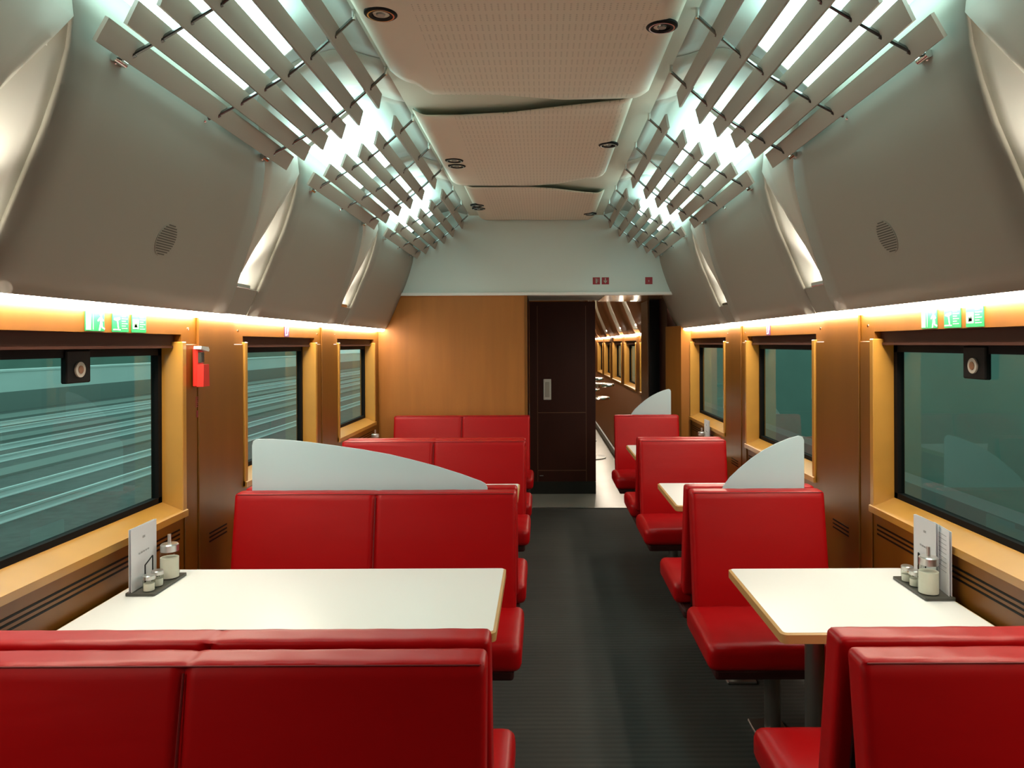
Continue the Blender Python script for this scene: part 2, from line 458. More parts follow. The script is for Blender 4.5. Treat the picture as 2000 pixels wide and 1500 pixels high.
# ------------------------------------------------------------------ wall lights: pale reflector channels between the panels
for s in (-1, 1):
    for k in MODS[:-1]:
        ya, yb = M0 + PITCH * k + 1.48, M0 + PITCH * (k + 1)
        where = {-1: 'nearest, cut by the upper corner', 0: 'between the first two window bays', 1: 'farthest one, before the last window'}[k]
        t = thing('wall_light', 'pale curved uplight in the %s wall, %s' % (SIDE[s], where), 'wall light',
                  (sx(s, 1.30), (ya + yb) / 2, 1.74), 0, 'curved uplights between wall panels')
        L = t.location
        bm = B(); g = []; n = 12
        for i, (h, z) in enumerate(PROF[1:9]):
            y0 = ya + d_end(i + 1) - 0.03; y1 = yb + 0.03
            row = []
            for j in range(n + 1):
                u = j / n
                dep = 0.075 * math.sin(PI * u) ** 0.8 * (1.0 if i < 6 else max(0.25, 1 - (i - 5) * 0.2)) + 0.020
                row.append(bm.verts.new((sx(s, h + dep) - L.x, y0 + (y1 - y0) * u - L.y, z - L.z)))
            g.append(row)
        for a, b in zip(g, g[1:]):
            for j in range(n): bm.faces.new([a[j], a[j + 1], b[j + 1], b[j]])
        o = obj('reflector', bm, 'sail', t, True)
        md = o.modifiers.new('thick', 'SOLIDIFY'); md.thickness = 0.006; md.offset = 0
        ym = (ya + yb) / 2 - L.y
        bm = B(); g = []     # pale cover that narrows downwards along a slanting edge
        for i, (h, z) in enumerate(PROF):
            if i < 2: continue
            f = min(1.0, max(0.02, (z - 1.93) / 0.485)) if i < 11 else 1.0
            y0 = ya + d_end(i) + 0.002; y1 = y0 + (yb - 0.002 - y0) * f
            g.append([bm.verts.new((sx(s, h + 0.004) - L.x, y0 + (y1 - y0) * j / 4 - L.y, z - L.z)) for j in range(5)])
        for a, b in zip(g, g[1:]):
            for j in range(4): bm.faces.new([a[j], a[j + 1], b[j + 1], b[j]])
        o = obj('cover_panel', bm, 'cover', t, True)
        md = o.modifiers.new('thick', 'SOLIDIFY'); md.thickness = 0.006; md.offset = 0
        bm = B()   # closed foot under the lamp
        prism(bm, [(1.372, 1.738), (1.318, 1.855), (1.33, 1.862), (1.41, 1.83), (1.41, 1.738)], ya + 0.003 - 0.02, yb - 0.003, lambda u, v, a: (sx(s, u) - L.x, a - L.y, v - L.z))
        obj('lamp_housing', bm, 'panel', t)
        bm = B()
        box(bm, sx(s, 1.312) - L.x, sx(s, 1.330) - L.x, ya - 0.015 - L.y, ya + 0.135 - L.y, 1.856 - L.z, 1.876 - L.z, 0.003, 1)
        obj('lamp_tray', bm, 'chrome', t)
        bm = B(); c = (sx(s, 1.346) - L.x, ym - 0.005, 1.868 - L.z)
        tube(bm, (c[0], c[1], c[2] - 0.012), (c[0], c[1], c[2] + 0.004), 0.026, 20)
        obj('lamp', bm, 'bulb', t)
        ld = bpy.data.lights.new('lamp_beam', 'SPOT'); ld.energy = RIB_W; ld.color = NEUT; ld.spot_size = math.radians(75); ld.spot_blend = 1.0; ld.shadow_soft_size = 0.02
        lo = bpy.data.objects.new('lamp_beam', ld); C.objects.link(lo); lo.parent = t
        lo.location = (c[0], c[1], c[2] + 0.012)
        lo.rotation_euler = Vector((-s * 0.13, 0, 0.50)).to_track_quat('-Z', 'Y').to_euler()

# ------------------------------------------------------------------ warm strip lights under the panels
for s in (-1, 1):
    for k in MODS:
        y0 = M0 + PITCH * k - (0.12 if k > -1 else 0.0); y1 = min(M0 + PITCH * (k + 1) - 0.125, Y_END - 0.02)
        if k == -1: y0 = 0.30
        if s > 0 and k == 2: y1 = 7.12
        where = {-1: 'beside the near bench and table', 0: 'over the large window', 1: 'over the second window', 2: 'over the last window before the end wall'}[k]
        bm = B()
        prism(bm, [(1.378, 1.737), (1.378, 1.725), (1.39, 1.714), (1.428, 1.714), (1.437, 1.725), (1.437, 1.737)], y0, y1, lambda u, v, a: (sx(s, u), a, v))
        tag(obj('strip_light', bm, 'cove'), 'warm glowing strip light along the %s wall, %s' % (SIDE[s], where), 'strip light', 'warm strips under the wall panels')

# ------------------------------------------------------------------ ceiling lights: blades in front of a lit diffuser
SLAT = [(1.087, 2.375, -0.034, 0.060), (1.007, 2.416, -0.030, 0.062), (0.923, 2.463, -0.024, 0.064), (0.840, 2.511, -0.020, 0.065), (0.760, 2.570, -0.016, 0.066), (0.673, 2.645, -0.012, 0.066)]
for s in (-1, 1):
    proto = None
    for k in MODS[1:]:
        ya = 1.895 + PITCH * k
        lab = 'slatted %s ceiling lamp with lit diffuser, %s' % (SIDE[s], {-1: 'overhead behind the camera', 0: 'large nearest one', 1: 'second one down the car', 2: 'small farthest one by the end wall'}[k])
        loc = (sx(s, 0.9), ya, 2.5)
        if proto:
            dup(proto, loc, lab); continue
        t = proto = thing('ceiling_light', lab, 'ceiling light', loc, 0, 'slatted ceiling lamps')
        lx = loc[0]
        F = lambda u, v, a: (sx(s, u) - lx, a, v - 2.5)
        for i, (h, z, dh, dz) in enumerate(SLAT):
            ln = math.hypot(dh, dz); nx, nz = -dz / ln * 0.0055, dh / ln * 0.0055
            bm = B()
            prism(bm, [(h + nx, z + nz), (h + dh + nx, z + dz + nz), (h + dh - nx, z + dz - nz), (h - nx, z - nz)], 0.0, 1.41, F)
            obj('slat', bm, 'slat', t)
        for y in (0.155, 0.695, 1.225):
            bm = B()
            pts = [(h + dh * 0.4, z + dz * 0.4) for h, z, dh, dz in SLAT]
            pts = [(pts[0][0] + 0.035, pts[0][1] - 0.014)] + pts + [(0.60, 2.735)]
            for a, b in zip(pts, pts[1:]): tube(bm, F(a[0], a[1], y), F(b[0], b[1], y), 0.0065, 10)
            for h, z in pts[1:-1]: tube(bm, F(h + 0.022, z - 0.012, y), F(h - 0.004, z + 0.003, y), 0.0105, 10)
            obj('cross_rod', bm, 'rodm', t, True)
            bm = B()
            if y != 0.695:
                tube(bm, F(1.112, 2.382, y - 0.028), F(1.112, 2.382, y + 0.028), 0.011, 12)
                tube(bm, F(1.112, 2.382, y), F(1.145, 2.37, y), 0.008, 12)
            else: tube(bm, F(1.116, 2.38, y), F(1.14, 2.37, y), 0.007, 12)
            obj('wall_bracket', bm, 'chrome', t, True)
            bm = B(); tube(bm, F(0.60, 2.728, y), F(0.60, 2.80, y), 0.007, 10)
            obj('ceiling_bracket', bm, 'chrome', t, True)
        bm = B()
        prism(bm, [(1.045, 2.505), (0.815, 2.700), (0.825, 2.712), (1.055, 2.517)], -0.14, 0.80, F)
        obj('diffuser', bm, 'tube', t)
        for y in (-0.148, 0.80):
            bm = B(); prism(bm, [(1.049, 2.501), (0.811, 2.703), (0.821, 2.715), (1.059, 2.513)], y, y + 0.008, F)
            obj('end_cap', bm, 'white', t)

# ------------------------------------------------------------------ perforated ceiling panels
def ceil_panel(near, far, label, XL=-0.60, XR=0.50):
    """near/far: lists of (x, y) giving the panel's two wavy edges from its left to its right"""
    def at(l, x):
        for (x0, y0), (x1, y1) in zip(l, l[1:]):
            if x <= x1: return y0 + (y1 - y0) * (x - x0) / (x1 - x0)
        return l[-1][1]
    bm = B(); nx, ny = 60, 24
    g = []
    for i in range(nx + 1):
        x = XL + (XR - XL) * i / nx; e = abs(2 * i / nx - 1)
        a, b = at(near, x), at(far, x); row = []
        for j in range(ny + 1):
            y = a + (b - a) * j / ny
            v = abs(2 * j / ny - 1)
            z = 2.716 + 0.034 * max(0, (e - 0.86) / 0.14) ** 2 + 0.003 * v ** 3
            row.append(bm.verts.new((x, y, z)))
        g.append(row)
    for i in range(nx):
        for j in range(ny): bm.faces.new([g[i][j], g[i][j + 1], g[i + 1][j + 1], g[i + 1][j]])
    o = obj('ceiling_panel', bm, 'perf', None, True)
    if o.data.polygons[0].normal.z > 0: o.data.flip_normals()
    md = o.modifiers.new('thick', 'SOLIDIFY'); md.thickness = 0.008; md.offset = -1
    tag(o, label, 'ceiling panel', 'perforated ceiling panels')
    return o
J0f = [(-0.6, 1.60), (0.5, 1.62)]; J0n = [(-0.6, 1.72), (0.5, 1.66)]
J1f = [(-0.64, 3.14), (-0.54, 3.21), (-0.50, 3.34), (-0.2, 3.35), (0.1, 3.42), (0.5, 3.40)]
J1n = [(-0.66, 3.66), (-0.4, 3.66), (-0.15, 3.62), (0.1, 3.53), (0.35, 3.45), (0.5, 3.43)]
J2f = [(-0.60, 5.26), (-0.1, 5.28), (0.1, 5.22), (0.30, 5.06), (0.42, 5.04), (0.44, 4.94), (0.5, 4.92)]
J2n = [(-0.60, 5.34), (-0.1, 5.34), (0.1, 5.40), (0.3, 5.52), (0.5, 5.60)]
ceil_panel([(-0.6, -1.0), (0.5, -1.0)], J0f, 'beige perforated ceiling panel overhead behind the camera')
ceil_panel(J0n, J1f, 'beige perforated ceiling panel, largest and nearest, cut by the top of the view', -0.64, 0.49)
ceil_panel(J1n, J2f, 'beige perforated ceiling panel in the middle of the car', -0.64, 0.43)
ceil_panel(J2n, [(-0.6, 6.74), (0.5, 6.74)], 'beige perforated ceiling panel farthest away, meeting the end wall', -0.57, 0.47)

# small round ceiling spots
def spot(x, y, z, label):
    z = 2.719
    t = thing('ceiling_spot', label, 'ceiling spot', (x, y, z), 0, 'round ceiling spots')
    bm = B(); lathe(bm, [(0.030, 0.004), (0.030, -0.006), (0.050, -0.008), (0.056, -0.004), (0.056, 0.004)], 28); obj('rim', bm, 'black', t, True)
    bm = B(); lathe(bm, [(0.046, 0.0), (0.046, -0.0095), (0.041, -0.0095), (0.041, 0.0)], 28); obj('ring', bm, 'chrome', t, True)
    bm = B(); lathe(bm, [(0.0, -0.009), (0.014, -0.008), (0.018, 0.0), (0.0, 0.0)], 20); obj('lens', bm, 'steel', t, True)
    bm = B(); lathe(bm, [(0.0, -0.002), (0.030, -0.002), (0.030, 0.003), (0.0, 0.003)], 20); obj('backplate', bm, 'black', t)
spot(-0.545, 2.52, 2.752, 'round black ceiling spot at the top edge of view, beside the near left slatted lamp')
spot(0.427, 2.63, 2.728, 'round black ceiling spot at the right rim of the nearest ceiling panel')
spot(-0.535, 4.53, 2.748, 'round black ceiling spot, nearer of a close pair on the middle ceiling panel')
spot(-0.535, 4.67, 2.748, 'round black ceiling spot, farther of a close pair on the middle ceiling panel')
spot(0.376, 4.19, 2.722, 'single round black ceiling spot at the right rim of the middle ceiling panel')
spot(-0.525, 6.00, 2.745, 'round black ceiling spot, nearer of a close pair on the farthest ceiling panel')
spot(-0.525, 6.14, 2.745, 'round black ceiling spot, farther of a close pair on the farthest ceiling panel')
spot(0.415, 6.42, 2.726, 'single round black ceiling spot at the right rim of the farthest ceiling panel')

# speaker grilles on the nearest wall panels
for s in (-1, 1):
    z = 1.965; h = prof_h(z)
    t = thing('speaker_grille', 'round slotted speaker grille in the %s wall panel above the large window' % SIDE[s], 'speaker grille', (sx(s, h - 0.001), 2.60, z), 0, 'slotted speaker grilles')
    bm = B(); R = 0.058
    th = math.atan2(0.047, 0.11)     # lean of the panel
    U = Vector((0, 1, 0)); V = Vector((-s * math.sin(th), 0, math.cos(th))); N = Vector((-s * math.cos(th), 0, -math.sin(th)))
    n = 13
    for i in range(n):
        v = -R + (i + 0.5) * 2 * R / n; hw = math.sqrt(max(0, R * R - v * v)); hh = 0.0022
        vs = [bm.verts.new(U * a + V * (v + b) + N * c) for a in (-hw, hw) for b in (-hh, hh) for c in (-0.004, 0.002)]
        for f in ((0, 1, 3, 2), (4, 6, 7, 5), (0, 4, 5, 1), (2, 3, 7, 6), (0, 2, 6, 4), (1, 5, 7, 3)): bm.faces.new([vs[q] for q in f])
    obj('slots', bm, 'groove', t)
    bm = B(); tube(bm, N * -0.004, N * 0.0012, R + 0.004, 32); obj('disc', bm, 'panel', t)

# ------------------------------------------------------------------ far end: header, partition, recess, door
bm = B()
prism(bm, [(-1.52, 2.06), (-1.52, 2.95), (1.41, 2.95), (1.41, 2.06)], Y_END, Y_END + 0.06, lambda u, v, a: (u, a, v))
hd = struct('wall_header', bm, 'header')
bm = B(); box(bm, -1.50, 1.24, Y_END - 0.025, Y_END + 0.05, 2.036, 2.066, 0.008, 2); struct('trim_20', bm, 'white')
bm = B(); box(bm, -1.56, -0.145, Y_END, Y_END + 0.05, 0.0, 2.036); struct('wall_end', bm, 'wood_panel')
bm = B(); box(bm, -0.165, -0.140, Y_END - 0.006, Y_END + 0.054, 0.0, 2.036); struct('trim_21', bm, 'wood')
bm = B(); box(bm, -0.19, -0.145, Y_END + 0.05, 7.86, 0.0, 2.07); struct('wall_recess', bm, 'wood_dark')
bm = B(); box(bm, -1.5, 0.62, Y_END + 0.06, 8.0, 2.062, 2.09); struct('ceiling_recess', bm, 'header')
bm = B(); box(bm, 0.60, 1.5, Y_END + 0.06, 8.10, 2.055, 2.085); struct('ceiling_passage', bm, 'soffit')
bm = B(); box(bm, -1.6, 1.5, 8.02, 8.10, 2.085, 2.95); struct('wall_passage_top', bm, 'header')
bm = B(); box(bm, -1.6, -0.15, 7.9, 8.0, 0, 2.07); struct('wall_behind', bm, 'wood_dark')
# door leaf
dr = tag(bpy.data.objects.new('door_1', None), kind='structure'); C.objects.link(dr); dr.location = (0.21, 7.9, 0)
bm = B(); box(bm, -0.352, 0.35, 0, 0.04, 0.13, 2.045); struct('leaf', bm, 'wood_dark', dr)
bm = B(); box(bm, -0.352, 0.35, -0.008, 0.05, 0.0, 0.13, 0.003, 1); struct('kick_plate', bm, 'plinth', dr)
bm = B()
for z in (0.245, 0.86): box(bm, -0.27, 0.25, -0.004, 0.0, z, z + 0.008)
for x in (-0.27, 0.245): box(bm, x, x + 0.006, -0.003, 0.0, 0.13, 2.0)
struct('moulding', bm, 'brown', dr)
bm = B(); box(bm, -0.205, -0.122, -0.014, 0, 1.0, 1.222, 0.006, 2); h_ = struct('door_handle', bm, 'sail', dr)
bm = B(); box(bm, -0.185, -0.140, -0.018, -0.012, 1.03, 1.19, 0.003, 1); struct('grip', bm, 'cover', h_)
bm = B(); box(bm, -0.25, -0.21, -0.012, 0, 0.19, 0.20); struct('latch', bm, 'chrome', dr)
# right jamb of the passage: black post, brown slab, wooden return panel
bm = B(); box(bm, 1.13, 1.40, 7.86, 7.92, 0.0, 2.055); struct('trim_22', bm, 'black')
bm = B(); box(bm, 1.12, 1.145, 7.92, 8.45, 0.0, 2.055); struct('trim_23', bm, 'brown')
bm = B()
prism(bm, [(1.30, 6.98), (1.42, 6.93), (1.42, 6.99), (1.235, 7.36), (1.215, 7.34)], 0.0, 1.76, lambda u, v, a: (u, v, a)); struct('trim_24', bm, 'wood_panel')
bm = B(); box(bm, 1.235, 1.42, 7.36, 7.86, 0.0, 2.06); struct('trim_25', bm, 'wood_dark')

# ------------------------------------------------------------------ the bistro beyond the passage
bm = B()
prof2 = [(1.60, 1.72), (1.60, 2.0), (1.5, 2.45), (1.2, 2.8), (0.6, 2.95), (0.0, 2.95)]
full = [(sx(-1, h), z) for h, z in prof2] + [(sx(1, h), z) for h, z in prof2[-2::-1]]
prism(bm, full + [(x + (x - XC) * 0.04, z + 0.06) for x, z in full][::-1], 8.1, Y_FAR, lambda u, v, a: (u, a, v))
struct('ceiling_bistro', bm, 'roof')
bm = B(); box(bm, -1.65, 1.6, Y_FAR, Y_FAR + 0.05, 0, 3.0); struct('wall_far', bm, 'wood_panel')
bm = B(); box(bm, -1.65, -1.5, 8.0, Y_FAR, 0, 1.8); struct('wall_left_bistro', bm, 'wood_panel')
y = 8.5; k = 0
bays = [(8.2, 9.95), (10.5, 11.95), (12.6, 14.5), (15.2, 17.0), (17.4, 19.9)]
for y0, y1 in bays:
    bm = B(); g = []
    for h, z in PROF[:12]: g.append([bm.verts.new((sx(1, h), yy, z)) for yy in (y0, y1)])
    for a, b in zip(g, g[1:]): bm.faces.new([a[0], a[1], b[1], b[0]])
    tn += 1
    o = struct('trim_%d' % (tn + 30), bm, 'brown', smooth=True)
    md = o.modifiers.new('thick', 'SOLIDIFY'); md.thickness = 0.012; md.offset = 0
for i, (y0, y1) in enumerate(zip([b[1] for b in bays][:3], [b[0] for b in bays][1:4])):
    t = thing('wall_light', 'curved uplight channel seen small through the doorway, %s' % ['nearest of three beyond the door', 'middle of three beyond the door', 'farthest of three beyond the door'][i], 'wall light', (sx(1, 1.3), (y0 + y1) / 2, 1.74), 0, 'uplights beyond the doorway')
    L = t.location; bm = B(); g = []
    for h, z in PROF[1:11]:
        g.append([bm.verts.new((sx(1, h + 0.05 * math.sin(PI * j / 6) + 0.004) - L.x, y0 + (y1 - y0) * j / 6 - L.y, z - L.z)) for j in range(7)])
    for a, b in zip(g, g[1:]):
        for j in range(6): bm.faces.new([a[j], a[j + 1], b[j + 1], b[j]])
    obj('reflector', bm, 'sail', t, True)
    bm = B(); tube(bm, (sx(1, 1.355) - L.x, 0, 0.105), (sx(1, 1.355) - L.x, 0, 0.125), 0.026, 16); obj('lamp', bm, 'bulb', t)
    ld = bpy.data.lights.new('lamp_beam', 'SPOT'); ld.energy = RIB_W * 3.0; ld.color = WARM; ld.spot_size = math.radians(80); ld.spot_blend = 1.0; ld.shadow_soft_size = 0.02
    lo = bpy.data.objects.new('lamp_beam', ld); C.objects.link(lo); lo.parent = t
    lo.location = (sx(1, 1.335) - L.x, 0, 0.14); lo.rotation_euler = Vector((-0.13, 0, 0.5)).to_track_quat('-Z', 'Y').to_euler()
for i, (y0, y1) in enumerate(((8.6, 14.5), (15.3, 19.5))):
    bm = B()
    prism(bm, [(1.378, 1.737), (1.378, 1.725), (1.39, 1.714), (1.428, 1.714), (1.437, 1.725), (1.437, 1.737)], y0, y1, lambda u, v, a: (sx(1, u), a, v))
    tag(obj('strip_light', bm, 'cove'), 'warm strip light seen through the doorway, %s' % ['long nearer run above the far windows', 'short farther run beside the door edge'][i], 'strip light', 'strips beyond the doorway')
# low sloped cladding along the bistro wall
bm = B()
prism(bm, [(1.03, 0.10), (1.375, 0.875), (1.384, 0.875), (1.384, 0.0), (1.03, 0.0)], 8.46, 19.9, lambda u, v, a: (u - 0.0, a, v)); struct('wall_low_bistro', bm, 'brown')
bm = B(); box(bm, 1.005, 1.03, 8.46, 19.9, 0.0, 0.09); struct('baseboard_right', bm, 'plinth')
for i, y in enumerate((10.4, 12.2, 14.2)):
    t = thing('standing_table', 'round shiny steel topped standing table beyond the doorway, %s' % ['nearest', 'second', 'farthest'][i], 'table', (0.66, y, 0), 0, 'standing tables beyond the doorway')
    bm = B(); lathe(bm, [(0, 1.0), (0.33, 1.0), (0.345, 1.01), (0.345, 1.03), (0.33, 1.04), (0, 1.04)], 36); obj('tabletop', bm, 'chrome', t, True)
    bm = B(); lathe(bm, [(0.0, 0.82), (0.27, 0.82), (0.28, 0.835), (0.27, 0.85), (0, 0.85)], 32); obj('shelf', bm, 'chrome', t, True)
    bm = B(); tube(bm, (0, 0, 0.02), (0, 0, 1.0), 0.03, 16); obj('pedestal', bm, 'steel', t, True)
    bm = B(); lathe(bm, [(0, 0.0), (0.22, 0.0), (0.22, 0.012), (0.05, 0.03), (0, 0.03)], 28); obj('base', bm, 'steel', t, True)
for i, y in enumerate((9.2, 11.6, 14.0, 16.6)):  # unseen fill lamps, added to brighten the bistro
    bm = B(); box(bm, 0.25, 0.55, y, y + 1.2, 2.885, 2.905, 0.004, 1)
    tag(obj('fill_lamp', bm, 'farglow'), 'unseen flat fill lamp added to the next room, %s from the doorway' % ['first', 'second', 'third', 'fourth'][i], 'ceiling light', 'unseen fill lamps of the next room')
bm = B(); lathe(bm, [(0, 0), (0.034, 0), (0.036, -0.003), (0, -0.005)], 24)  # glowing disc stands in for lamp reflections in the soffit
tag(obj('passage_glint', bm, 'farglow', None, True, (0.98, 8.0, 2.054)), 'small glowing disc standing in for a reflection in the glossy passage ceiling behind the header', 'ceiling light')

# ------------------------------------------------------------------ benches and seats
def wrinkle(x, z, seed):
    return 0.0011 * math.sin(23 * x + 11 * z + seed) * math.sin(17 * z - 5 * x + 2 * seed) + 0.0005 * math.sin(47 * x + 9 * z + seed * 3)
def make_seat(name, w, label, cat, group, seams, legs):
    """faces -Y; rear of the backrest top lies at y = 0"""
    t = thing(name, label, cat, (0, 0, 0), 0, group)
    Zb, Zt, T = 0.44, 0.955, 0.082
    lean = math.tan(math.radians(9.5))
    def warp(p, n):
        d = 0.0
        for sm in seams: d += 0.012 * math.exp(-((p.x - sm) / 0.010) ** 2)
        q = p - n * d
        # padding swells a little, leather puckers
        u = 1 - abs(2 * p.x / w) ** 6; v = (p.z - Zb) / (Zt - Zb)
        if n.y < -0.5: q.y -= 0.007 * u * max(0.0, math.sin(PI * min(1, max(0, v)))) - wrinkle(p.x, p.z, w)
        if n.z > 0.5: d *= 0.2
        q = p - n * d
        if n.z > 0.5 and abs(p.x) < w / 2 - 0.04: q.z += wrinkle(p.x * 1.7, p.y * 3, w * 2) * 0.5
        # stitched welt under the top edge
        if n.y < -0.5: q.y += 0.004 * math.exp(-((p.z - (Zt - 0.012)) / 0.004) ** 2)
        q.y -= (Zt - p.z) * lean
        return q
    bm = B(); cushion(bm, -w / 2, w / 2, -T - 0.008, -0.008, Zb, Zt, 0.015, 2 * int(w * 55), 10, 64, warp)
    bk = obj('backrest', bm, 'leather', t, True)
    bm = B(); zz = Zt - 0.006
    y = -T - 0.0068 - (Zt - zz) * lean
    tube(bm, (-w / 2 + 0.012, y + 0.002, zz), (w / 2 - 0.012, y + 0.002, zz), 0.0018, 6)
    obj('stitching', bm, 'seam', bk)
    for sm in seams:
        bm = B(); z1 = Zb + 0.02
        f = lambda z: (sm, -T - 0.008 + 0.012 - 0.0055 - 0.007 * max(0.0, math.sin(PI * (z - Zb) / (Zt - Zb))) - (Zt - z) * lean, z)
        zs = [z1 + (Zt - 0.02 - z1) * i / 10 for i in range(11)]
        for a, b in zip(zs, zs[1:]): tube(bm, f(a), f(b), 0.0026, 6)
        obj('centre_seam', bm, 'seam', bk)
    ws = w + 0.07
    def warp2(p, n):
        q = p.copy()
        for sm in seams: q -= n * 0.008 * math.exp(-((p.x - sm) / 0.012) ** 2)
        if n.z > 0.5:
            q.z += 0.010 * (1 - abs(2 * p.x / ws) ** 4) * math.sin(PI * min(1, max(0, (p.y + 0.56) / 0.44))) + wrinkle(p.x, p.y * 1.3, 1.7)
        return q
    bm = B(); cushion(bm, -ws / 2, ws / 2, -0.575, -0.13, 0.385, 0.485, 0.032, 2 * int(ws * 25), 22, 8, warp2)
    obj('seat', bm, 'leather', t, True)
    bm = B(); box(bm, -ws / 2 + 0.03, ws / 2 - 0.03, -0.545, -0.06, 0.345, 0.388, 0.012, 2); obj('seat_shell', bm, 'shell', t)
    bm = B()
    prism(bm, [(-0.150, 0.36), (-0.128, 0.36), (-0.02, 0.90), (-0.035, 0.90)], -w / 2 + 0.04, w / 2 - 0.04, lambda u, v, a: (a, u + 0.018, v))
    obj('back_shell', bm, 'shell', t)
    for x in legs:
        bm = B(); tube(bm, (x, -0.28, 0.012), (x, -0.28, 0.35), 0.032, 16)
        lg = obj('leg', bm, 'steel', t, True)
        bm = B(); box(bm, x - 0.07, x + 0.07, -0.37, -0.16, 0.0, 0.014, 0.004, 1); obj('foot_plate', bm, 'steel', lg)
    return t
XB, WB = -0.725, 1.215        # benches on the left
XS, WS = 0.925, 0.575         # single seats on the right
DB = [1.58, 1.58 + 1.71, 1.58 + 3.42, 1.58 + 5.13]
bench = make_seat('bench', WB, '', 'bench', 'two-seat red benches', [0.0], [-0.40, 0.40])
seat = make_seat('dining_chair', WS, '', 'chair', 'single red seats', [], [0.0])
def put(proto, x, y, back, label):
    loc = (x, y + (0.0 if not back else 0.012), 0)
    if proto.get('label', '') == '':
        proto['label'] = label; proto.location = loc; proto.rotation_euler = (0, 0, PI if back else 0); return
    dup(proto, loc, label, PI if back else 0.0)
pos = ['nearest to us at the lower edge of view', 'behind the first large table', 'behind the second table', 'against the wooden end wall behind the third table']
for i, y in enumerate(DB):
    if i == 3: y = Y_END - 0.03
    put(bench, XB, y, False, 'red leather two-seat bench facing us, ' + pos[i])
for i, y in enumerate(DB[:3]):
    put(bench, XB, y, True, 'red leather two-seat bench facing away, ' + ['its top edge just before the first large table', 'behind the frosted glass screen', 'turned to the third table by the end wall'][i])
pos = ['nearest to us at the lower corner', 'behind the first small table', 'behind the second small table', 'farthest, below the far frosted screen by the doorway']
for i, y in enumerate(DB):
    put(seat, XS, y, False, 'single red leather chair facing us, ' + pos[i])
for i, y in enumerate(DB[:3]):
    put(seat, XS, y, True, 'single red leather chair facing away, ' + ['back to back with the nearest one', 'partly hidden behind the first small table\'s far seat', 'turned to the farthest small table'][i])

# ------------------------------------------------------------------ tables
TZ = 0.74
def make_table(name, w, label, legs, s):
    t = thing(name, label, 'table', (0, 0, 0), 0, None)
    dp = 0.64
    def outline(x, y, r, n=5):
        pts = []
        for cx, cy, a0 in ((x - r, y - r, 0), (-x + r, y - r, PI / 2), (-x + r, -y + r, PI), (x - r, -y + r, 1.5 * PI)):
            for k in range(n + 1): pts.append((cx + r * math.cos(a0 + PI / 2 * k / n), cy + r * math.sin(a0 + PI / 2 * k / n)))
        return pts
    bm = B(); prism(bm, outline(w / 2 - 0.009, dp / 2 - 0.009, 0.012), TZ - 0.024, TZ, lambda u, v, a: (u, v, a)); obj('tabletop', bm, 'laminate', t)
    bm = B()
    o1, o2 = outline(w / 2, dp / 2, 0.02), outline(w / 2 - 0.009, dp / 2 - 0.009, 0.012)
    n = len(o1)
    ring = [[bm.verts.new((u, v, z)) for u, v in o] for o, z in ((o2, TZ - 0.0005), (o1, TZ - 0.004), (o1, TZ - 0.030), (o2, TZ - 0.034))]
    for a, b in zip(ring, ring[1:]):
        for k in range(n): bm.faces.new([a[k], a[(k + 1) % n], b[(k + 1) % n], b[k]])
    bm.faces.new(ring[3])
    obj('edge_band', bm, 'edge', t)
    for x in legs:
        bm = B(); tube(bm, (x, 0, 0.012), (x, 0, TZ - 0.034), 0.032, 18)
        lg = obj('leg', bm, 'steel', t, True)
        bm = B(); box(bm, x - 0.09, x + 0.09, -0.13, 0.13, 0, 0.014, 0.004, 1); obj('foot_plate', bm, 'steel', lg)
    bm = B(); box(bm, s * (w / 2 - 0.10), s * (w / 2 + 0.004), -0.22, 0.22, TZ - 0.075, TZ - 0.034); obj('wall_bracket', bm, 'steel', t)
    return t
WT1, WT2 = 1.33, 0.665
XT1, XT2 = sx(-1, HW - 0.022) + WT1 / 2, sx(1, HW - 0.022) - WT2 / 2
DT = [2.52, 2.52 + 1.71, 2.52 + 3.42]
t1 = make_table('dining_table', WT1, 'large white dining table with beech edge, nearest, beside the large left window', [0.30], -1)
t1['group'] = 'large white tables'
t1.location = (XT1, DT[0], 0)
dup(t1, (XT1, DT[1], 0), 'large white dining table behind the frosted screen, mostly hidden by it')
dup(t1, (XT1, DT[2], 0), 'large white dining table before the wooden end wall, hidden behind benches')
t2 = make_table('small_table', WT2, 'small white table with beech edge, nearest, beside the large right window', [-0.12], 1)
t2['group'] = 'small white tables'
t2.location = (XT2, DT[0] - 0.02, 0)
dup(t2, (XT2, DT[1], 0), 'small white table in the middle of the car, cut by the seat before it')
dup(t2, (XT2, DT[2], 0), 'small white table farthest away, a narrow strip before the last seat')

# ------------------------------------------------------------------ frosted screens between back-to-back seats
def screen(pts, y, label):
    """outline pts (x, z); stands between two backrests"""
    xs = [p[0] for p in pts]
    cx = (min(xs) + max(xs)) / 2
    t = thing('glass_screen', label, 'glass screen', (cx, y, 0.95), 0, 'frosted glass screens')
    bm = B(); prism(bm, [(x - cx, z - 0.95) for x, z in pts], -0.004, 0.004, lambda u, v, a: (u, a, v))
    obj('glass_pane', bm, 'frost', t)
    bm = B()
    for f in (0.2, 0.8):
        x = min(xs) + (max(xs) - min(xs)) * f - cx
        box(bm, x - 0.02, x + 0.02, -0.0055, 0.0055, -0.05, -0.012)
    obj('clamp', bm, 'steel', t)
def w2(px, py, y): return ((px - 1060) * y / 1450, CAM_Z - (py - 672) * y / 1450)
ys = DB[1] + 0.006
bl = [(492, 985), (492, 868), (494, 859), (500, 855), (530, 855), (560, 857), (600, 861), (650, 868), (705, 876), (760, 886), (805, 897), (850, 909), (900, 925), (938, 939), (947, 944), (951, 952), (951, 985)]
screen([w2(x, y, ys) for x, y in bl], ys, 'wide frosted glass screen with sloping curved top on the left benches')
